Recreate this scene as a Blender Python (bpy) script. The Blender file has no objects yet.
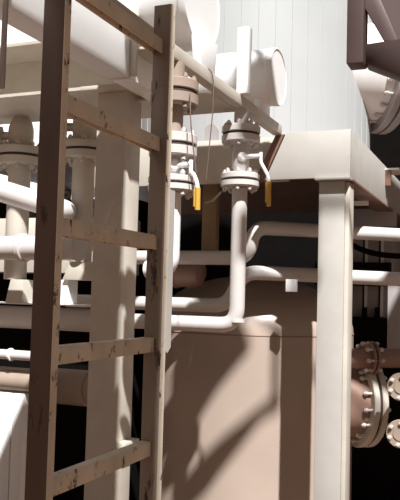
import bpy, bmesh, math, random
from mathutils import Vector, Matrix
random.seed(4)
PI = math.pi
C = bpy.context.scene.collection

# ------------------------------------------------------------------ camera model (400x500 frame)
# world: X runs along the skid front, Y along the beams (away), Z up, the lens at the origin
F = 750.0
YAW, PITCH, ROLL = math.atan(315/750.), math.radians(3.43), .027
fw = Vector((-math.sin(YAW)*math.cos(PITCH), math.cos(YAW)*math.cos(PITCH), math.sin(PITCH)))
r0 = Vector((math.cos(YAW), math.sin(YAW), 0)); u0 = r0.cross(fw)
upv = u0*math.cos(ROLL) - r0*math.sin(ROLL)
rtv = r0*math.cos(ROLL) + u0*math.sin(ROLL)
def pt(px, py, X=None, Y=None, Z=None):
    d = fw + rtv*((px-200)/F) + upv*((250-py)/F)
    t = X/d.x if X is not None else Y/d.y if Y is not None else Z/d.z
    return d*t
cam = bpy.data.objects.new('camera', bpy.data.cameras.new('camera')); C.objects.link(cam)
cam.data.sensor_fit = 'VERTICAL'; cam.data.sensor_height = 36; cam.data.lens = 36*F/500
cam.data.clip_start = .05; cam.data.clip_end = 300
m = Matrix((rtv, upv, -fw)).transposed().to_4x4(); cam.matrix_world = m
bpy.context.scene.camera = cam
GZ = -1.75

# ------------------------------------------------------------------ materials
def paint(name, col, rough=.5, var=.06, rust=0., rustcol=(.09,.035,.018), scale=6., metal=0., bump=.05, streak=1., spec=.5):
    mt = bpy.data.materials.new(name); mt.use_nodes = True
    nt = mt.node_tree; n = nt.nodes; l = nt.links
    b = n['Principled BSDF']; b.inputs['Roughness'].default_value = rough; b.inputs['Metallic'].default_value = metal; b.inputs['Specular IOR Level'].default_value = spec
    tc = n.new('ShaderNodeTexCoord'); mp = n.new('ShaderNodeMapping'); l.new(tc.outputs['Object'], mp.inputs[0])
    mp.inputs['Scale'].default_value = (1, 1, streak)
    nz = n.new('ShaderNodeTexNoise'); nz.inputs['Scale'].default_value = scale; nz.inputs['Detail'].default_value = 6
    l.new(mp.outputs[0], nz.inputs['Vector'])
    cr = n.new('ShaderNodeValToRGB'); l.new(nz.outputs['Fac'], cr.inputs[0])
    cr.color_ramp.elements[0].position = .3; cr.color_ramp.elements[1].position = .7
    cr.color_ramp.elements[0].color = (*[c*(1-var*1.6) for c in col], 1)
    cr.color_ramp.elements[1].color = (*[min(1, c*(1+var)) for c in col], 1)
    out = cr.outputs[0]
    if rust > 0:
        n2 = n.new('ShaderNodeTexNoise'); n2.inputs['Scale'].default_value = scale*3.2; n2.inputs['Detail'].default_value = 9
        n2.inputs['Roughness'].default_value = .68; l.new(mp.outputs[0], n2.inputs['Vector'])
        c2 = n.new('ShaderNodeValToRGB'); l.new(n2.outputs['Fac'], c2.inputs[0])
        c2.color_ramp.elements[0].position = .70-rust*.3; c2.color_ramp.elements[1].position = .76-rust*.3
        mx = n.new('ShaderNodeMixRGB'); l.new(c2.outputs[0], mx.inputs[0]); l.new(out, mx.inputs[1]); mx.inputs[2].default_value = (*rustcol, 1)
        out = mx.outputs[0]
    l.new(out, b.inputs['Base Color'])
    if bump:
        bp = n.new('ShaderNodeBump'); bp.inputs['Strength'].default_value = bump; bp.inputs['Distance'].default_value = .004
        l.new(nz.outputs['Fac'], bp.inputs['Height']); l.new(bp.outputs[0], b.inputs['Normal'])
    return mt
M = dict(
    cream=paint('cream_paint', (.48,.457,.425), .45, .05, .03),
    white=paint('white_paint', (.90,.905,.91), .45, .015),
    creamdull=paint('dull_cream_paint', (.58,.535,.465), .5, .07, .05),
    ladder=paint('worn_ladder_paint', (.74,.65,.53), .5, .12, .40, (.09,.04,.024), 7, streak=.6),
    rail2=paint('grey_rail_paint', (.30,.24,.195), .5, .2, .42, (.035,.018,.013), 7, streak=.3),
    rail=paint('rusty_rail_paint', (.13,.082,.062), .5, .2, .3, (.045,.022,.016), 7, streak=.25),
    brown=paint('brown_primer', (.22,.12,.085), .5, .12, .05),
    purple=paint('dark_maroon_paint', (.095,.062,.06), .5, .1, .04),
    pipe=paint('pipe_paint', (.62,.59,.57), .42, .04, .02),
    pipebrown=paint('tan_pipe_paint', (.36,.285,.23), .42, .08, .03),
    tank=paint('tank_cladding', (.45,.47,.475), .42, .02, scale=3),
    vessel=paint('vessel_paint', (.43,.345,.29), .33, .05, scale=2),
    vesseldark=paint('vessel_dark_paint', (.30,.19,.15), .4, .08, scale=3),
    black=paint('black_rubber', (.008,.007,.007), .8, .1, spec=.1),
    darkwall=paint('deep_shade_black', (.006,.005,.0045), .9, .1, spec=.05),  # near-black, deep shade put into the colour
    grey=paint('grey_panel', (.40,.37,.37), .5, .04),
    bolt=paint('galvanised_bolt', (.62,.56,.52), .4, .06),
    yellow=paint('yellow_grip', (.62,.36,.06), .45, .08),
    gasket=paint('dark_gasket', (.05,.035,.03), .7, .1),
    wire=paint('wire_metal', (.16,.11,.09), .5, .1),
    olive=paint('olive_tan_paint', (.36,.25,.14), .5, .08),
    sand=paint('sand', (.12,.066,.04), .95, .12, scale=2),
)

# ------------------------------------------------------------------ mesh helpers
class MB:
    def __init__(s): s.bm = bmesh.new()
    def box(s, x0, x1, y0, y1, z0, z1):
        return s.prism([(x0,y0,z0),(x1,y0,z0),(x1,y1,z0),(x0,y1,z0)], (0,0,z1-z0))
    def prism(s, poly, ext):
        ext = Vector(ext)
        a = [s.bm.verts.new(p) for p in poly]; b = [s.bm.verts.new(Vector(p)+ext) for p in poly]
        n = len(a); s.bm.faces.new(a[::-1]); s.bm.faces.new(b)
        for i in range(n): s.bm.faces.new((a[i], a[(i+1)%n], b[(i+1)%n], b[i]))
        return s
    def lathe(s, o, axis, prof, seg=32):
        """prof: (radius, height) pairs; radius 0 at an end closes it to a point, otherwise ends are capped"""
        o = Vector(o); ax = Vector(axis).normalized()
        t = Vector((0,0,1)) if abs(ax.z) < .9 else Vector((1,0,0))
        u = ax.cross(t).normalized(); v = ax.cross(u)
        rings = []
        for r, h in prof:
            if r < 1e-6: rings.append([s.bm.verts.new(o+ax*h)])
            else: rings.append([s.bm.verts.new(o+ax*h+u*r*math.cos(2*PI*i/seg)+v*r*math.sin(2*PI*i/seg)) for i in range(seg)])
        for A, B in zip(rings, rings[1:]):
            for i in range(seg):
                j = (i+1)%seg
                if len(A)==1 and len(B)==1: continue
                if len(A)==1: s.bm.faces.new((A[0], B[i], B[j]))
                elif len(B)==1: s.bm.faces.new((A[i], A[j], B[0]))
                else: s.bm.faces.new((A[i], A[j], B[j], B[i]))
        for R_ in (rings[0], rings[-1]):
            if len(R_) > 1: s.bm.faces.new(R_)
        return s
    def cyl(s, p0, p1, r, seg=24, r2=None):
        p0 = Vector(p0); p1 = Vector(p1)
        return s.lathe(p0, p1-p0, [(r,0),(r if r2 is None else r2,(p1-p0).length)], seg)
    def tube(s, pts, r, fil=.0, seg=16):
        P = [Vector(p) for p in pts]; path = [P[0]]
        for i in range(1, len(P)-1):
            a, b, c = P[i-1], P[i], P[i+1]
            d1 = (a-b); d2 = (c-b); f = min(fil, d1.length*.48, d2.length*.48)
            if f < 1e-4: path.append(b); continue
            q0 = b+d1.normalized()*f; q1 = b+d2.normalized()*f
            for k in range(9):
                t = k/8; path.append(q0*(1-t)**2 + b*2*t*(1-t) + q1*t*t)
        path.append(P[-1])
        rings = []; prev = None
        for i, p in enumerate(path):
            a = path[max(0,i-1)]; c = path[min(len(path)-1,i+1)]; d = (c-a).normalized()
            if prev is None:
                t = Vector((0,0,1)) if abs(d.z) < .9 else Vector((1,0,0)); u = d.cross(t).normalized()
            else: u = (prev - d*prev.dot(d)).normalized()
            prev = u; v = d.cross(u)
            rings.append([s.bm.verts.new(p+u*r*math.cos(2*PI*k/seg)+v*r*math.sin(2*PI*k/seg)) for k in range(seg)])
        for A, B in zip(rings, rings[1:]):
            for k in range(seg): s.bm.faces.new((A[k], A[(k+1)%seg], B[(k+1)%seg], B[k]))
        s.bm.faces.new(rings[0][::-1]); s.bm.faces.new(rings[-1])
        return s

def tag(o, label=None, cat=None, group=None, kind=None):
    for k, v in (('label',label),('category',cat),('group',group),('kind',kind)):
        if v: o[k] = v
    return o
def thing(name, label, cat, loc, group=None):
    o = bpy.data.objects.new(name, None); C.objects.link(o); o.location = loc; o.empty_display_size = .05
    return tag(o, label, cat, group)
def wpos(o):
    p = Vector(o.location)
    while o.parent: o = o.parent; p = p + Vector(o.location)
    return p
def obj(name, mb, mat, parent=None, bev=0., label=None, smooth=35):
    bm = mb.bm; bmesh.ops.recalc_face_normals(bm, faces=bm.faces)
    if parent is not None: L = wpos(parent)
    else:
        xs = [v.co for v in bm.verts]
        L = Vector(((min(c.x for c in xs)+max(c.x for c in xs))/2, (min(c.y for c in xs)+max(c.y for c in xs))/2, min(c.z for c in xs)))
    if bev:
        es = [e for e in bm.edges if len(e.link_faces)==2 and e.calc_face_angle(0) > .7]
        bmesh.ops.bevel(bm, geom=es, offset=bev, segments=2, profile=.5, affect='EDGES')
    bmesh.ops.translate(bm, verts=bm.verts, vec=-L)
    me = bpy.data.meshes.new(name); bm.to_mesh(me); bm.free()
    me.materials.append(mat)
    for p in me.polygons: p.use_smooth = True
    try: me.set_sharp_from_angle(angle=math.radians(smooth))
    except Exception: pass
    o = bpy.data.objects.new(name, me); C.objects.link(o)
    if parent is not None: o.parent = parent
    else: o.location = L
    if label: o['label'] = label
    return o
def solo(name, mb, mat, label, cat, group=None, kind=None, bev=0.):
    return tag(obj(name, mb, mat, None, bev), label, cat, group, kind)
def bolts(parent, o, axis, R, n, r, h0, h1, mat=None, ph=0., name='bolt'):
    """n hexagon bolts round an axis, from height h0 to h1"""
    o = Vector(o); ax = Vector(axis).normalized()
    t = Vector((0,0,1)) if abs(ax.z) < .9 else Vector((1,0,0))
    u = ax.cross(t).normalized(); v = ax.cross(u)
    for i in range(n):
        a = 2*PI*i/n+ph; c = o+u*R*math.cos(a)+v*R*math.sin(a)
        mb = MB()
        mb.cyl(c+ax*h0, c+ax*(h0+r*1.1), r, 6); mb.cyl(c+ax*(h1-r*1.1), c+ax*h1, r, 6)
        mb.cyl(c+ax*(h0-r*.5), c+ax*(h1+r*.5), r*.55, 8)
        obj(name, mb, mat or M['bolt'], parent)

# ================================================================== GROUND
tag(obj('ground', MB().box(-30, 30, -12, 40, GZ-.1, GZ), M['sand']), 'sandy ground under the pipework', 'ground', kind='structure')

# ================================================================== LADDER
XF = -1.035
lad = thing('ladder', 'worn steel ladder with rusty rails in front of the pipework', 'ladder', (-1.065, 1.85, GZ))
def rail(y0, y1, z1, x0, x1):
    # a channel: web towards us, two flanges behind it
    mb = MB(); t = .007
    mb.prism([(x0,y0,GZ),(x1,y0,GZ),(x1,y1,GZ),(x1-t,y1,GZ),(x1-t,y0+t,GZ),(x0+t,y0+t,GZ),(x0+t,y1,GZ),(x0,y1,GZ)], (0,0,z1-GZ))
    return mb
obj('rail', rail(1.55, 1.578, 1.6, -1.096, XF), M['rail'], lad, .0015)
ztop = pt(160, 5, Y=2.145).z
obj('rail', rail(2.145, 2.175, ztop, -1.086, -1.026), M['rail2'], lad, .0015)
obj('rail_lit_edge', MB().box(XF+.0002, XF+.003, 1.551, 1.577, GZ, 1.595), M['ladder'], lad, 0, 'near rail edge painted lighter where it catches light')  # both edge strips: light caught by the side face, put into the colour
obj('rail_lit_edge', MB().box(-1.0258, -1.023, 2.146, 2.174, GZ, ztop-.001), M['ladder'], lad, 0, 'far rail edge painted lighter where it catches light')
for zt in (.822, .502, .186, -.138, -.462, -.786, -1.106, -1.426):
    mb = MB(); w_ = .005; x0, x1 = -1.084, -1.05
    mb.prism([(x0,1.5785,zt-.046),(x0,1.5785,zt),(x1,1.5785,zt),(x1,1.5785,zt-.046),(x1-w_,1.5785,zt-.046),(x1-w_,1.5785,zt-w_),(x0+w_,1.5785,zt-w_),(x0+w_,1.5785,zt-.046)], (0,.566,0))
    obj('rung', mb, M['ladder'], lad, .0012)
# pale flat bar fixed behind the far rail
a = pt(166, 187, X=-1.03); b = pt(166, 352, X=-1.03)
mb = MB(); mb.prism([(-1.04,2.19,b.z+.012),(-1.04,2.225,b.z-.006),(-1.04,2.25,b.z+.012),(-1.04,2.25,a.z),(-1.04,2.19,a.z)], (-.008,0,0))
mb.box(-1.08,-1.045,2.176,2.215,a.z-.06,a.z-.03); mb.box(-1.08,-1.045,2.176,2.215,b.z+.2,b.z+.23)
obj('mounting_bar', mb, M['cream'], lad, 0, 'pale flat bar fixed along the back of the far rail')

# ================================================================== COLUMN, BEAMS AT LEFT
col = thing('support_column', 'square cream steel column behind the ladder rungs', 'column', (-1.72, 3.075, GZ))
obj('shaft', MB().box(-1.80, -1.645, 3.0, 3.15, GZ+.02, .93), M['creamdull'], col, .004)
z = pt(130, 441, X=-1.645).z
obj('side_bracket', MB().box(-1.644, -1.60, 3.005, 3.145, z-.016, z+.016), M['creamdull'], col, .002)
obj('cap_plate', MB().box(-1.86, -1.60, 2.94, 3.21, .93, .95), M['creamdull'], col, .003)
obj('base_plate', MB().box(-1.86, -1.56, 2.92, 3.23, GZ, GZ+.02), M['creamdull'], col, .003)

def ibeam(x0, x1, y0, y1, z0, z1, t=.015, w=.012, axis='Y'):
    mb = MB()
    if axis == 'Y':
        xc = (x0+x1)/2
        P = [(x0,z0),(x1,z0),(x1,z0+t),(xc+w/2,z0+t),(xc+w/2,z1-t),(x1,z1-t),(x1,z1),(x0,z1),(x0,z1-t),(xc-w/2,z1-t),(xc-w/2,z0+t),(x0,z0+t)]
        mb.prism([(a,y0,b) for a,b in P], (0,y1-y0,0))
    else:
        yc = (y0+y1)/2
        P = [(y0,z0),(y1,z0),(y1,z0+t),(yc+w/2,z0+t),(yc+w/2,z1-t),(y1,z1-t),(y1,z1),(y0,z1),(y0,z1-t),(yc-w/2,z1-t),(yc-w/2,z0+t),(y0,z0+t)]
        mb.prism([(x0,a,b) for a,b in P], (x1-x0,0,0))
    return mb
# overhead beam with the broad white side
beam = thing('overhead_beam', 'deep overhead beam with broad white side behind the ladder top', 'beam', (-1.54, 1.8, .9))
obj('girder', MB().box(-1.59, -1.485, -.2, 2.72, .9, 1.19), M['white'], beam, .003)
obj('stiffener_plate', MB().box(-1.585, -1.455, 2.7205, 2.74, .905, 1.19), M['creamdull'], beam, .002)
obj('end_section', MB().box(-1.58, -1.49, 2.741, 3.1, .9, 1.02), M['white'], beam, .002)
obj('top_flange', MB().box(-1.60, -1.42, 2.741, 3.1, 1.02, 1.032), M['creamdull'], beam, .002)
# cross beam running left from the column
cb = thing('cross_beam', 'cream cross beam running left above the two left valves', 'beam', (-2.4, 3.1, .95))
obj('girder', ibeam(-3.6, -1.62, 3.0, 3.5, .952, 1.22, axis='X'), M['creamdull'], cb)
# long beam carrying the two drums
lb = solo('channel_beam', MB().box(-1.255, -1.205, 1.2, 4.01, .908, .962), M['creamdull'], 'narrow beam slanting down under the two drums', 'beam', bev=.003)
# plate between the beams
solo('floor_plate', MB().box(-1.80, -1.256, 3.105, pt(205,114,Z=.908).y, .908, .92), M['creamdull'], 'flat plate seen from below between the two overhead beams', 'plate')

# ================================================================== DRUMS
def drum(px, py, Y, ry, xl, label, name='drum'):
    c = pt(px, py, Y=Y); r = ry/750*(c.dot(fw)); 
    t = thing(name, label, 'drum', (c.x-.2, Y, .962), 'horizontal drums on the narrow beam')
    obj('shell', MB().lathe((c.x-.012,Y,c.z), (-1,0,0), [(r*.985,0),(r*.985,c.x-.012-xl)], 64), M['white'], t)
    obj('end_cap', MB().lathe((c.x,Y,c.z), (-1,0,0), [(0,0.004),(r*.93,.004),(r*.945,0),(r*.985,0),(r,.006),(r,.03),(r*.98,.034)], 64), M['white'], t, 0, 'flat white end cap')
    w = .035
    obj('saddle', MB().prism([(-1.25,Y-w*2.2,.9625),(-1.25,Y+w*2.2,.9625),(-1.25,Y+r*.5,c.z-r*.8),(-1.25,Y-r*.5,c.z-r*.8)], (.04,0,0)), M['white'], t, .002)
    return c, r
d1 = drum(203, 1, 2.92, 48, -1.605, 'larger horizontal drum with white end, cut by the top of the picture')
d2 = drum(279, 77, 3.72, 28.7, -1.6, 'smaller horizontal drum with white end beside the white upright bar')
# upright bar in front of the small drum
p0 = pt(238, 100, Y=3.34); p1 = pt(250.5, 28, Y=3.34)
ub = thing('upright_bar', 'white upright bar standing on the narrow beam before the small drum', 'bar', (-1.22, 3.34, .9625))
obj('bar', MB().box(p0.x, p0.x+.058, 3.31, 3.36, .9625, p1.z), M['white'], ub, .003)

# ================================================================== SKID
skid = thing('equipment_skid', 'cream steel skid platform on a square leg under the white tank', 'skid', (-.92, 4.08, GZ))
zb, zt = .652, .912
obj('front_beam', MB().prism([(-1.29,3.98,zb),(-.812,3.98,zb),(-.812,3.98,zt),(-1.172,3.98,zt)], (0,.025,0)), M['cream'], skid, .003)
obj('lip', MB().box(-1.0, -.808, 3.955, 4.03, zb-.014, zb-.001), M['cream'], skid, .002)
obj('side_beam', MB().box(-.836, -.812, 4.006, 7.5, zb, zt), M['cream'], skid, .003)
obj('side_flange', MB().box(-.93, -.806, 4.031, 7.5, zb-.014, zb-.001), M['brown'], skid, .001)
obj('leg', MB().box(-.985, -.845, 4.0, 4.14, GZ+.02, zb-.015), M['cream'], skid, .004)
obj('leg_corner', MB().box(-.844, -.822, 4.02, 4.14, GZ+.02, zb-.02), M['creamdull'], skid, .002)
obj('base_plate', MB().box(-1.05, -.78, 3.94, 4.2, GZ, GZ+.02), M['cream'], skid, .003)
obj('deck_plate', MB().box(-3.6, -.837, 4.351, 7.5, .875, .9), M['brown'], skid)
obj('deck_plate', MB().prism([(-1.17,4.006,.875),(-.837,4.006,.875),(-.837,4.35,.875),(-3.6,4.35,.875),(-3.6,4.09,.875),(-1.17,4.09,.875)], (0,0,.025)), M['brown'], skid)
# shaded cross plate and its slanting gusset
q = pt(186, 140, Y=4.36); q1 = pt(190, 181, Y=4.36)
obj('rear_beam', MB().box(-2.6, -1.175, 4.06, 4.085, zb+.003, zt), M['creamdull'], skid, .003)
g0 = pt(285, 134, Y=4.2); g1 = pt(263, 180, Y=4.2)
obj('gusset', MB().prism([(-1.24,4.006,zt-.001),(-1.19,4.006,zt-.001),(-1.31,4.006,zb),(-1.36,4.006,zb)], (0,.05,0)), M['brown'], skid)  # brown stands in for shade on the cream gusset
# cross channels under the deck at right
c0 = pt(353, 209, Y=5.5); c1 = pt(396, 226, Y=5.5)
obj('cross_channel', MB().box(c0.x, c1.x, 5.5, 5.54, c1.z, c0.z), M['grey'], skid, .002, 'pale short channel below the deck')
b0 = pt(354, 201, Y=4.7); b1 = pt(368, 205, Y=4.7)
obj('highlight_bar', MB().box(b0.x, b1.x, 4.7, 4.72, b1.z, b0.z), M['white'], skid)  # white bar painted in as the highlight of a slot
k0 = pt(387, 170, X=-.80); k1 = pt(396, 194, X=-.80)
obj('lug_plate', MB().box(-.811, -.775, k0.y, k0.y+.03, k1.z, k0.z), M['brown'], skid)
obj('lug_plate', MB().box(-.811, -.72, k0.y-.005, k0.y+.22, k0.z, k0.z+.012), M['white'], skid)
# rounded lug on the rear beam
l0 = pt(205, 141, Y=4.1); l1 = pt(218.5, 124, Y=4.1); rr = (l1.x-l0.x)/2
pl = [(l0.x,4.088,zt-.02),(l1.x,4.088,zt-.02)] + [((l0.x+l1.x)/2+rr*math.cos(a*PI/12), 4.088, l1.z-rr+rr*math.sin(a*PI/12)) for a in range(13)]
obj('lifting_lug', MB().prism(pl, (0,.02,0)), M['grey'], skid)

# ================================================================== TANKS
tk = thing('storage_tank', 'tall white clad tank standing on the skid deck', 'tank', (-1.78, 5.16, .9))
TX, TY, TR = -1.78, 5.16, .85
prof = [(TR,0),(TR,3.0)]
mb = MB(); mb.lathe((TX,TY,.9015), (0,0,1), [(TR,0),(TR,3.2),(TR*.6,3.5),(0,3.6)], 128)
obj('shell', mb, M['tank'], tk)
mb = MB(); mb.lathe((TX,TY,.901), (0,0,1), [(TR+.004,0),(TR+.012,.004),(TR+.012,.02),(TR+.001,.024)], 128)
obj('base_ring', mb, M['white'], tk)
for i in range(40):
    a = -PI/2 - .9 + i*.055*1.15
    x = TX+TR*math.cos(a); y = TY+TR*math.sin(a)
    if i % 2: continue
    obj('seam', MB().cyl((x,y,.93), (x,y,4.1), .0025, 6), M['tank'], tk)
def outward(px, py, X0, Y0, R, ang):
    pass
AX = Vector((.80, .60, 0)).normalized()
def manway(name, label, px, py, Y, R, Rn, back, neckmat, fmat, n, br, cat='flange', blind=True, fwd=.0):
    c = pt(px, py, Y=Y)
    t = thing(name, label, cat, c)
    obj('neck', MB().lathe(c-AX*back, AX, [(Rn,0),(Rn,back-.02)], 48), neckmat, t)
    th = R*.13
    for k in (0, 1):
        h = -th*1.15 if k == 0 else .012
        obj('flange', MB().lathe(c+AX*h, AX, [(R*.3 if False else R-.006,0),(R,.006),(R,th-.006),(R-.006,th)], 64), fmat, t)
    obj('gasket', MB().lathe(c+AX*(-th*.15), AX, [(R*.93,0),(R*.93,.012+th*.15)], 48), M['gasket'], t)
    bolts(t, c, AX, R*.86, n, br, -th*1.15-br*3.2, .012+th+br*1.6, M['bolt'], .1)
    if fwd: obj('pipe', MB().lathe(c+AX*(.012+th), AX, [(Rn,0),(Rn,fwd)], 32), neckmat, t)
    return t, c
manway('manway_hatch', 'bolted round manway on the white tank under the maroon beam', 381, 76, 5.35, .41, .345, .45, M['white'], M['grey'], 24, .017)

VX, VY, VR = -1.70, 5.03, .70
vs = thing('process_vessel', 'big rounded brown vessel under the skid deck', 'vessel', (VX, VY, GZ))
zs = -.24
obj('shell', MB().lathe((VX,VY,GZ), (0,0,1), [(VR,0),(VR,zs-GZ)], 160), M['vessel'], vs)
obj('weld_seam', MB().lathe((VX,VY,zs-.004), (0,0,1), [(VR,0),(VR+.003,.003),(VR+.003,.006),(VR,.009)], 160), M['vesseldark'], vs)
obj('dome', MB().lathe((VX,VY,zs+.005), (0,0,1), [(VR*math.cos(a*PI/32), .38*math.sin(a*PI/32)) for a in range(16)]+[(0,.38)], 160), M['vessel'], vs)

# right-hand flanges
manway('vessel_manway', 'large bolted flange pair on the brown vessel right of the leg', 360, 400, 4.98, .30, .24, .345, M['vesseldark'], M['creamdull'], 16, .015)
manway('pipe_flange', 'small dark bolted flange with pipe leaving the picture at right', 370, 358, 4.8, .105, .062, .25, M['vesseldark'], M['vesseldark'], 8, .014, fwd=.6)
for (px, py, lab) in ((401, 387, 'upper small round blind flange at the right picture edge'), (400, 434, 'lower small round blind flange at the right picture edge')):
    c = pt(px, py, Y=4.55); ax = Vector((-.1,-1,.05)).normalized(); R = .082
    t = thing('blind_flange', lab, 'flange', c, 'small blind flanges')
    obj('disc', MB().lathe(c, ax, [(R,-.02),(R,0),(R-.004,.004),(R*.5,.004),(R*.46,.010),(0,.010)], 40), M['pipebrown'], t)
    obj('nozzle', MB().lathe(c, -ax, [(R*.55,.021),(R*.55,.22)], 24), M['vesseldark'], t)
    bolts(t, c, ax, R*.76, 6, .013, -.03, .02, M['bolt'], .4)

# equipment cabinet and dark plinth at right
YC = 6.35
def rb(px0, px1, py0, py1, Y): 
    a = pt(px0, py0, Y=Y); b = pt(px1, py1, Y=Y); return a.x, b.x, b.z, a.z
x0, x1, z0, z1 = rb(330, 391, 236, 318, YC)
cab = thing('panel_cabinet', 'grey panelled cabinet in shade behind the two right pipes', 'cabinet', ((x0+x1)/2, YC, z0))
obj('body', MB().box(x0-.1, x1, YC, YC+.5, z0, z1), M['grey'], cab, .003)
for px in (366, 382):
    p = pt(px, 280, Y=YC-.004)
    obj('seam_strip', MB().box(p.x-.012, p.x+.012, YC-.008, YC-.001, z0+.01, z1-.01), M['white'], cab)
    obj('gap', MB().box(p.x-.026, p.x-.014, YC-.006, YC-.001, z0+.01, z1-.01), M['black'], cab)
for px in (364, 377):
    p = pt(px, 311, Y=YC-.05)
    obj('latch', MB().box(p.x-.018, p.x+.018, YC-.05, YC-.001, z0+.001, p.z+.03), M['black'], cab)
p = pt(368, 270, Y=YC-.02)
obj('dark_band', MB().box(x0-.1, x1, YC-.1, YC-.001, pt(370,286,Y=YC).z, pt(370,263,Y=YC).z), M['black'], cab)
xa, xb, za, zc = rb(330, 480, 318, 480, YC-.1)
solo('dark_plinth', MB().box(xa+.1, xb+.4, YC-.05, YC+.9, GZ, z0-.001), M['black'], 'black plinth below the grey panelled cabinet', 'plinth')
solo('pale_post', MB().box(*[pt(387,350,Y=5.6).x, pt(404,350,Y=5.6).x], 5.6, 5.75, pt(392,352,Y=5.6).z, pt(392,283,Y=5.6).z), M['grey'], 'short pale post at the right edge above the dark flanges', 'post', bev=.003)
mb = MB(); mb.tube([pt(350,244,Y=5.9), pt(362,250,Y=5.9), pt(376,254,Y=5.9), pt(392,256,Y=5.9), pt(420,256,Y=5.9)], .022, .1)
solo('cable', mb, M['black'], 'thick black cable sagging across the grey panel', 'cable')
solo('back_wall', MB().box(-4.1, 3.5, 8.0, 8.1, GZ, 2.7), M['darkwall'], 'wall coloured near-black as deep shade behind all the equipment', 'wall', kind='structure')  # wall added where the deep interior lies in shade

solo('sky_backdrop', MB().lathe((-6.3,9.2,GZ),(0,0,1),[(2.0,0),(2.0,7.2),(1.0,7.7),(0,7.8)],64), M['white'], 'added white cylinder standing for bright sky in the gaps behind the left valves', 'tank')  # added white cylinder, stands in for the bright sky in the gaps
# maroon walkway frame, top right
wf = thing('maroon_frame', 'dark maroon walkway frame at the top right corner', 'frame', pt(355, 40, Y=1.8))
a = pt(346, 64, Y=1.8); b = pt(363, 64, Y=1.8)
obj('hanger', MB().box(a.x, b.x, 1.8, 1.86, a.z, a.z+.6), M['purple'], wf, .004)
p = [pt(364,44,Y=1.84), pt(364,63,Y=1.84), pt(402,77,Y=1.74), pt(402,38,Y=1.74)]
obj('walkway_beam', MB().prism(p, (0,.065,0)), M['purple'], wf, .003)
p = [pt(322,-66,Y=1.86), pt(352,-66,Y=1.86), pt(398,40,Y=1.8), pt(384,41,Y=1.8)]
obj('brace', MB().prism(p, (0,.035,0)), M['purple'], wf, .002)
p = [pt(349,-66,Y=1.93), pt(420,-66,Y=1.93), pt(420,44,Y=1.91), pt(392,44,Y=1.91)]
obj('floor_panel', MB().prism(p, (0,.03,0)), M['purple'], wf)

# overhead decks (added out of view, cut to shade the ladder and right-hand side)
dk = thing('side_shade_deck', 'added overhead deck above the picture, shading the right-hand side', 'deck', (1.2, 3.8, 2.3))
obj('deck', MB().prism([(.25,3.0,2.3),(3.0,3.0,2.3),(3.0,6.2,2.3),(-.15,6.2,2.3),(-.15,4.25,2.3),(.25,4.25,2.3)], (0,0,.05)), M['brown'], dk)
dk2 = thing('ladder_shade_deck', 'added overhead deck above the picture, shading the ladder', 'deck', (-.4, .5, 1.61))
obj('deck', MB().prism([(-1.15,-1.2,1.61),(1.0,-1.2,1.61),(1.0,-.618,1.61),(-1.22,2.425,1.61),(-1.22,2.31,1.61),(-1.15,2.24,1.61)], (0,0,.05)), M['brown'], dk2)

# bracing added above the picture, cut to cast stripes of shade on the brown vessel
br = thing('overhead_blocker', 'added unseen shade-casting bracing above the picture', 'blocker', (.1, 2.0, 2.6))
sh = lambda pp: [(x+.729, 2.0, z+1.624) for x, z in pp]
obj('brace', MB().prism(sh([(-.27,1.735),(-.308,1.691),(-.551,1.399),(-.837,1.106),(-.95,.99),(-.95,.78),(-.77,.94),(-.549,1.26),(-.40,1.50),(-.27,1.64)]), (0,.03,0)), M['brown'], br)  # unseen bar cut to the outline of a shade stripe
obj('shade_plate', MB().prism(sh([(-.50,1.86),(-.721,1.554),(-.869,1.317),(-.93,1.23),(-.99,1.30),(-.96,1.44),(-.925,1.5),(-.925,2.1),(-.6,2.1)]), (0,.03,0)), M['brown'], br)
obj('hanger', MB().prism(sh([(-.76,2.1),(-.80,2.1),(-.80,2.6),(-.76,2.6)]), (0,.03,0)), M['brown'], br)

for px_, py_ in ((2.9,3.1),(2.9,6.1)): obj('leg', MB().box(px_-.04,px_+.04,py_-.04,py_+.04,GZ,2.299), M['brown'], dk)
for px_, py_ in ((.9,-1.1),(.9,-.7),(-1.1,-1.1)): obj('leg', MB().box(px_-.04,px_+.04,py_-.04,py_+.04,GZ,1.609), M['brown'], dk2)
obj('arm', MB().box(-.06, 1.8, 2.0, 2.03, 3.725, 3.76), M['brown'], br)
obj('leg', MB().box(1.8, 1.86, 1.98, 2.04, GZ, 3.76), M['brown'], br)
obj('tie', MB().box(.40, .44, 2.0, 2.03, 3.33, 3.724), M['brown'], br)
# ================================================================== VALVE STACKS
def stack(pxc, pys, X, lab, sc, lever, parts):
    """pys: picture rows of the upper flange pair, neck, body, lower flange pair and pipe end, on the plane X"""
    c = pt(pxc, 180, X=X); Y = c.y
    zz = lambda py: pt(pxc, py, X=X).z
    return c, Y, zz
def flangepair(t, x, y, z0, z1, R, n=8, mat=None, br=.011, ph=.2):
    h = z1-z0; g = h*.16
    obj('flange', MB().lathe((x,y,z0), (0,0,1), [(R-.004,0),(R,.004),(R,h/2-g/2),(R-.003,h/2-g/2)], 48), mat or M['pipe'], t)
    obj('flange', MB().lathe((x,y,z0+h/2+g/2), (0,0,1), [(R-.003,0),(R,.003),(R,h/2-g/2-.004),(R-.004,h/2-g/2)], 48), mat or M['pipe'], t)
    obj('gasket', MB().cyl((x,y,z0+h/2-g/2), (x,y,z0+h/2+g/2), R*.93, 40), M['gasket'], t)
    bolts(t, (x,y,z0), (0,0,1), R*.80, n, br, -br*1.5, h+br*1.5, mat or M['pipe'], ph)
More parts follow.
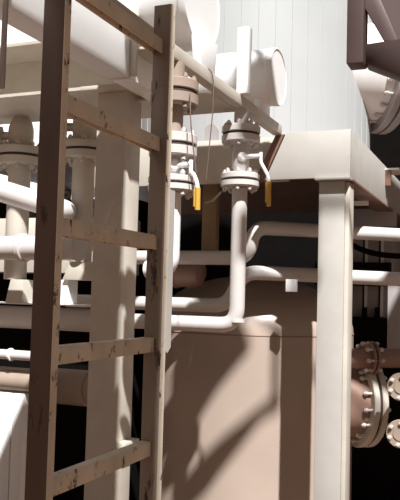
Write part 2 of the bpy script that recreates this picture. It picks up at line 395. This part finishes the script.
def ballvalve(name, lab, x, y, zl0, zl1, zu0, zu1, R, rb_, lev=True, mat=None, k=1.):
    mat = mat or M['pipe']
    t = thing(name, lab, 'valve', (x, y, zl0))
    flangepair(t, x, y, zl0, zl1, R, mat=mat)
    flangepair(t, x, y, zu0, zu1, R, mat=mat)
    zb0, zb1 = zl1, zu0; H = zb1-zb0
    obj('valve_body', MB().lathe((x,y,zb0), (0,0,1), [(rb_*.8,0),(rb_*.8,H*.1),(rb_,H*.22),(rb_*1.04,H*.45),(rb_,H*.7),(rb_*.85,H*.8),(rb_*.85,H)], 40), mat, t)
    if lev:
        zs_ = zb0+H*.52
        o = Vector((x,y,zs_)); a = Vector((.55,-.83,0)).normalized()
        obj('bonnet', MB().lathe(o, a, [(rb_*.55,rb_*.6),(rb_*.62,rb_*.7),(rb_*.58,rb_*1.25),(rb_*.4,rb_*1.45)], 24), M['white'], t)
        s0 = o+a*rb_*1.1; r_ = Vector((1,.08,0)).normalized()
        lev_len = R*(.95 if k == 1 else .72)
        obj('stem', MB().tube([s0+Vector((0,0,.0)), s0+r_*lev_len], .011, 0, 12), M['white'], t)
        e = s0+r_*lev_len
        lv = obj('lever', MB().tube([e+Vector((0,0,.018)), e+Vector((0,0,-.03)), e+Vector((.012,0,-.05*k)), e+Vector((.040*k,0,-.10*k)), e+Vector((.044*k,0,-.16*k))], .0085, .02, 12), M['white'], t)
        e2 = e+Vector((.044*k,0,-.125*k))
        mb = MB(); mb.tube([e2, e2+Vector((.001,0,-.118*k))], .0105, 0, 12); mb.tube([e2+Vector((-.012,.0,-.004)), e2+Vector((-.011,0,-.10*k))], .006, 0, 8)
        obj('grip', mb, M['yellow'], lv, 0, 'yellow plastic grip')
    return t

SX = -1.232
# stack under the upright bar
c = pt(240, 180, X=SX); Y2 = c.y; z2 = lambda py: pt(240, py, X=SX).z
v2 = ballvalve('lever_valve', 'flanged ball valve with yellow lever grip below the upright bar', SX, Y2, z2(187.5), z2(174), z2(143), z2(126), .094, .040)
solo('riser_pipe', MB().cyl((SX,Y2,z2(125.5)), (SX,Y2,.907), .036), M['pipe'], 'short grey riser pipe from the valve up to the narrow beam', 'pipe')
# its drop pipe with elbow going left
mb = MB(); zl = z2(325)
mb.tube([(SX,Y2,z2(188.5)), (SX,Y2,zl), (SX-.40,Y2-.02,zl-.0), (SX-.55,Y2-.02,zl)], .0375, .085, 24)
dp = thing('drop_pipe', 'vertical white pipe below the valve, bending left at its foot', 'pipe', (SX, Y2, zl))
obj('pipe', mb, M['pipe'], dp)
obj('weld_collar', MB().cyl((SX,Y2,z2(322)), (SX,Y2,z2(319)), .0395), M['pipe'], dp)
# stack beside the ladder
Y1 = pt(171.5, 200, X=SX).y; z1_ = lambda py: pt(171.5, py, X=SX).z
v1 = ballvalve('lever_valve', 'flanged ball valve with yellow lever grip beside the ladder rail', SX, Y1, z1_(192), z1_(177), z1_(157), z1_(135), .094, .040, k=.72)
t = thing('riser_pipe', 'flanged riser pipe behind the upper ladder rail', 'pipe', (SX, Y1, z1_(134)))
obj('pipe', MB().cyl((SX,Y1,z1_(134)), (SX,Y1,.907), .037), M['pipebrown'], t)
flangepair(t, SX, Y1, z1_(105), z1_(80), .094, mat=M['pipebrown'])
mb = MB(); mb.tube([(SX,Y1,z1_(193)), (SX,Y1,z1_(268)), (SX-.10,Y1+.02,z1_(270))], .038, .07, 24)
solo('drop_pipe', mb, M['white'], 'short white vertical pipe right beside the ladder rail', 'pipe')

# two long pipes running behind the leg
YP = 4.22; rp = .043
P = lambda px, py: pt(px, py, Y=YP)
t = thing('long_pipe', 'upper long white pipe passing behind the skid leg', 'pipe', P(300, 234), 'long pipes behind the leg')
za = P(300,227).z
A_ = P(249,236)
obj('pipe', MB().tube([pt(440,237,Y=5.25), (A_.x+.03,YP,za), (A_.x-.0,YP,P(246,258).z), (A_.x-.9,YP,P(246,258).z)], rp, .09, 24), M['pipe'], t)
t = thing('long_pipe', 'lower long white pipe passing behind the skid leg', 'pipe', P(300, 280), 'long pipes behind the leg')
zc_ = P(300,273).z; zd = P(200,305).z; B_ = P(240,290)
obj('pipe', MB().tube([pt(440,281,Y=4.9), (B_.x+.02,YP,zc_), (B_.x-.08,YP,zd), (B_.x-1.2,YP,zd)], rp, .085, 24), M['pipe'], t)
a = P(287,281); b = P(297,292)
obj('pipe_clip', MB().box(a.x, b.x, YP-.03, YP+.01, b.z, a.z+.01), M['white'], t, .004)

# olive hanging tube, pump end
a = pt(203, 181, Y=4.5); b = pt(215, 264, Y=4.5)
solo('hanging_tube', MB().box(a.x, b.x, 4.5, 4.56, b.z, .87), M['olive'], 'olive brown square tube hanging under the skid deck', 'tube', bev=.003)
c = pt(192, 272, Y=4.40)
t = thing('pump_casing', 'rounded brown casing hanging behind the two left pipes', 'casing', c)
obj('casing', MB().lathe(c+Vector((-.13,0,0)), (1,0,0), [(0,-.05),(.05,-.045),(.085,-.02),(.098,.02),(.098,.14),(.085,.19),(.05,.21),(0,.215)], 32), M['vesseldark'], t)
obj('rim', MB().lathe(c+Vector((-.13,0,0)), (1,0,0), [(.099,.015),(.106,.02),(.106,.035),(.099,.04)], 32), M['vesseldark'], t)

# wires
solo('wire', MB().tube([pt(191.5,81,Y=2.78), pt(190,95,Y=2.56), pt(190.5,120,Y=2.54), pt(193,145,Y=2.54), pt(196,172,Y=2.54)], .0024, .05, 8), M['wire'], 'thin wire hanging beside the yellow grip near the ladder', 'wire')
solo('wire', MB().tube([pt(203,66,Y=2.9), pt(211,70,Y=2.92), pt(213.5,80,Y=2.95), pt(213,110,Y=2.95), pt(210,140,Y=2.95), pt(206,180,Y=2.95)], .0024, .05, 8), M['wire'], 'thin wire looping down from the larger drum', 'wire')
mb = MB(); pa = pt(205,203,Y=4.3); pb = pt(212,201,Y=4.3); pc = pt(221,192,Y=4.3)
mb.tube([pa, pb, pc], .005, .03, 8)
for k in range(4):
    q = pb.lerp(pc, .15+k*.25); mb.cyl(q+Vector((-.01,0,-.012)), q+Vector((.01,0,.008)), .008, 8)
solo('chain', mb, M['bolt'], 'short bit of chain before the olive hanging tube', 'chain')

# ================================================================== LEFT CLUSTER
def leftvalve(px, Y, py_top, py_b0, py_f0, py_f1, py_end, R, rb_, lab, plab):
    x = pt(px, 160, Y=Y).x; zz = lambda py: pt(px, py, Y=Y).z
    t = thing('flanged_valve', lab, 'valve', (x, Y, zz(py_f1)))
    flangepair(t, x, Y, zz(py_f1), zz(py_f0), R, mat=M['creamdull'], br=.014, ph=.5)
    H = zz(py_top)-zz(py_f0)
    obj('valve_body', MB().lathe((x,Y,zz(py_f0)), (0,0,1), [(rb_*.8,0),(rb_*.98,H*.12),(rb_*1.02,H*.35),(rb_,H*.6),(rb_*.85,H*.8),(rb_*.6,H*.93),(rb_*.6,H)], 40), M['creamdull'], t)
    zm = zz(py_f0)+H*.35
    obj('side_boss', MB().lathe((x,Y,zm), (-.9,-.45,0), [(rb_*.35,rb_*.8),(rb_*.35,rb_*1.5),(rb_*.75,rb_*1.5),(rb_*.75,rb_*1.8)], 20), M['creamdull'], t)
    solo('vertical_pipe', MB().cyl((x,Y,zz(py_f1)-.001), (x,Y,zz(py_end)), rb_*.9, 32), M['creamdull'], plab, 'pipe')
leftvalve(20, 3.38, 116, 118, 148, 166, 279.5, .125, .068, 'cream flanged valve at the left edge under the cross beam', 'vertical cream pipe below the valve at the left edge')
leftvalve(84, 3.42, 100, 110, 143, 160, 262, .125, .066, 'cream flanged valve half hidden between ladder rail and column', 'vertical cream pipe between ladder rail and column')
# small distant white valve in the gap
YD = 5.6
x = pt(66, 180, Y=YD).x; zz = lambda py: pt(66, py, Y=YD).z
t = thing('distant_valve', 'small white valve far behind, in the gap beside the ladder rail', 'valve', (x, YD, zz(215)))
H = zz(158)-zz(187)
obj('valve_body', MB().lathe((x,YD,zz(187)), (0,0,1), [(.03,0),(.045,H*.2),(.048,H*.5),(.035,H*.7),(.02,H*.75),(.02,H)], 24), M['white'], t)
flangepair(t, x, YD, zz(195), zz(187), .10, mat=M['white'])
obj('stub', MB().cyl((x,YD,zz(195)-.001), (x,YD,zz(225)), .05), M['pipe'], t)

def wpipe(pts, r, mat, name, lab, fil=.1, cat='pipe', bands=()):
    t = thing(name, lab, cat, Vector(pts[0]))
    obj('pipe', MB().tube(pts, r, fil, 28), M[mat], t)
    for (p, d, w, rr) in bands:
        p = Vector(p); d = Vector(d)
        obj('collar', MB().lathe(p, d, [(rr-.003,0),(rr,.003),(rr,w-.003),(rr-.003,w)], 32), M[mat], t)
    return t
# sloping pipe, upper left
a = pt(-40, 178, Y=3.0); b = pt(66, 211, Y=3.24); e = pt(50, 214, Y=4.285)
wpipe([a, b, e], .056, 'pipe', 'sloping_pipe', 'sloping white pipe elbow at the left edge, bending back behind the near rail', .07)
# big horizontal pipe with collars
z = pt(40, 248, Y=3.1).z; xe = pt(79, 248, Y=3.1).x
wpipe([(-3.6,3.1,z), (xe,3.1,z)], .060, 'pipe', 'horizontal_pipe', 'thick white horizontal pipe with collar crossing behind the near rail', 0,
      bands=[((pt(21,248,Y=3.1).x,3.1,z),(1,0,0),.03,.072), ((xe-.01,3.1,z),(1,0,0),.014,.066)])
# beige block and pedestal and shelf
z0 = pt(40, 303.5, Y=3.4).z; xr = pt(90, 300, Y=3.4).x
solo('shelf_plate', MB().box(-3.6, xr+.02, 3.30, 3.62, z0-.006, z0), M['white'], 'thin pale shelf plate seen edge-on left of the column', 'shelf')
a = pt(5, 300, Y=3.3); b = pt(32, 280, Y=3.38)
solo('junction_box', MB().prism([(a.x,3.30,z0+.001),(b.x,3.30,z0+.001),(b.x-.0,3.30,b.z),(a.x+.03,3.30,b.z)], (0,.16,0)), M['creamdull'], 'beige box standing on the pale shelf at far left', 'box', bev=.003)
a = pt(55, 302, Y=3.4); b = pt(68, 280, Y=3.4)
solo('pedestal', MB().box(a.x, b.x, 3.4, 3.5, z0+.001, b.z), M['white'], 'small white pedestal on the shelf right of the near rail', 'pedestal', bev=.003)
a = pt(62, 280, Y=3.38); b = pt(95, 262, Y=3.38)
solo('saddle_block', MB().prism([(a.x,3.38,a.z+.0015),(b.x,3.38,a.z+.0015),(b.x,3.38,b.z),(a.x+.045,3.38,b.z)], (0,.14,0)), M['creamdull'], 'beige sloped block resting on the small white pedestal', 'block', bev=.003)
a = pt(73, 302, Y=3.6); 
# pipes lower left
z = pt(60, 319, Y=3.45).z
wpipe([(-3.6,3.45,z), (pt(110,319,Y=3.45).x,3.45,z)], .062, 'pipe', 'horizontal_pipe', 'thick pipe just below the pale shelf, left of the column', 0)
z = pt(15, 355, Y=3.3).z
wpipe([(-3.6,3.3,z), (pt(44,355,Y=3.3).x,3.3,z)], .026, 'pipe', 'thin_pipe', 'thin pipe with a white strap at the lower left edge', 0)
xs_ = pt(10, 355, Y=3.3).x
solo('strap', MB().lathe((xs_,3.3,z), (1,0,0.12), [(.027,0),(.034,.001),(.034,.011),(.027,.012)], 24), M['white'], 'white strap tied round the thin lower left pipe', 'strap')
z = pt(60, 386, Y=3.6).z
wpipe([(-3.8,3.6,z), (pt(110,386,Y=3.6).x,3.6,z)], .085, 'pipebrown', 'horizontal_pipe', 'thick brown pipe low behind the ladder, left of the column', 0,
      bands=[((pt(56,386,Y=3.6).x,3.6,z),(1,0,0),.22,.098)])
z = pt(15, 381, Y=3.35).z
wpipe([(-3.7,3.35,z), (pt(40,381,Y=3.35).x,3.35,z)], .049, 'pipebrown', 'horizontal_pipe', 'brown pipe at the left edge above the white panels', 0)
# white panels bottom left
for i, (p0_, p1_) in enumerate(((-16, 12), (12.6, 24))):
    a = pt(p0_, 400, Y=3.32); b = pt(p1_, 400, Y=3.32)
    solo('white_panel', MB().box(a.x, b.x-.004, 3.32, 3.37, GZ, pt(10,393,Y=3.32).z), M['white'], ['wider white panel at the bottom left corner', 'narrow white panel strip right of the corner panel'][i], 'panel', bev=.004)
# beige casing behind the left valves
a = pt(-30, 219, Y=4.3); b = pt(118, 274, Y=4.3)
t = thing('equipment_casing', 'long beige casing behind the left vertical pipes', 'casing', (a.x, 4.4, GZ))
obj('body', MB().box(a.x-.6, b.x, 4.3, 4.6, b.z, a.z), M['creamdull'], t, .006)
for px_ in (32, 104): 
    q = pt(px_, 280, Y=4.3); obj('leg', MB().box(q.x, q.x+.06, 4.32, 4.38, GZ, b.z-.0005), M['creamdull'], t)
for px_, w_ in ((8, .09), (44, .10), (76, .05)):
    q = pt(px_, 205, Y=4.3); obj('bracket', MB().box(q.x, q.x+w_, 4.32, 4.5, a.z+.0005, q.z), M['creamdull'], t, .003)
# dark housing added behind the left pipes, shade put into its colour
a = pt(24, 400, Y=5.0); b = pt(160, 330, Y=5.0)
solo('shade_backing', MB().box(-5.2, pt(128,330,Y=4.7).x, 4.7, 5.4, GZ, pt(60,200,Y=4.7).z), M['darkwall'], 'added near-black housing in shade behind the left pipes', 'backing')
# thin post at the far left edge
a = pt(1, 60, Y=1.7); b = pt(7, 60, Y=1.7)
solo('edge_post', MB().box(a.x-.004, b.x-.008, 1.7, 1.708, pt(4,88,Y=1.7).z, 1.4), M['grey'], 'grey post at the top left picture edge', 'post', bev=.002)

for nm, g in (('lever_valve','lever valves below the narrow beam'), ('flanged_valve','flanged valves under the cross beam'), ('horizontal_pipe','horizontal pipes at the left'),
              ('wire','thin hanging wires'), ('white_panel','white panels at the bottom left'), ('riser_pipe','riser pipes under the narrow beam'), ('drop_pipe','drop pipes below the valves'), ('vertical_pipe','vertical pipes below the left valves')):
    for o in C.objects:
        if o.parent is None and o.name.split('.')[0] == nm: o['group'] = g

# ================================================================== LIGHT
sun = bpy.data.objects.new('sun', bpy.data.lights.new('sun', 'SUN')); C.objects.link(sun)
sv = Vector((.62, -.85, 1.38)).normalized()
sun.rotation_euler = sv.to_track_quat('Z', 'Y').to_euler(); sun.location = sv*20
sun.data.energy = 8.3; sun.data.angle = math.radians(1.0); sun.data.color = (1, .985, .965)
w = bpy.data.worlds.new('World'); bpy.context.scene.world = w; w.use_nodes = True
nt = w.node_tree; bg = nt.nodes['Background']
tc = nt.nodes.new('ShaderNodeTexCoord'); sp = nt.nodes.new('ShaderNodeSeparateXYZ'); nt.links.new(tc.outputs['Generated'], sp.inputs[0])
cr = nt.nodes.new('ShaderNodeValToRGB'); nt.links.new(sp.outputs['Z'], cr.inputs[0])
cr.color_ramp.elements[0].position = 0; cr.color_ramp.elements[0].color = (1.0,.78,.62,1)
cr.color_ramp.elements[1].position = .6; cr.color_ramp.elements[1].color = (.92,.82,.75,1)
nt.links.new(cr.outputs[0], bg.inputs['Color']); bg.inputs['Strength'].default_value = .22
vs_ = bpy.context.scene.view_settings
vs_.view_transform = 'Standard'; vs_.look = 'None'; vs_.exposure = 0.0; vs_.gamma = 1; vs_.use_curve_mapping = False
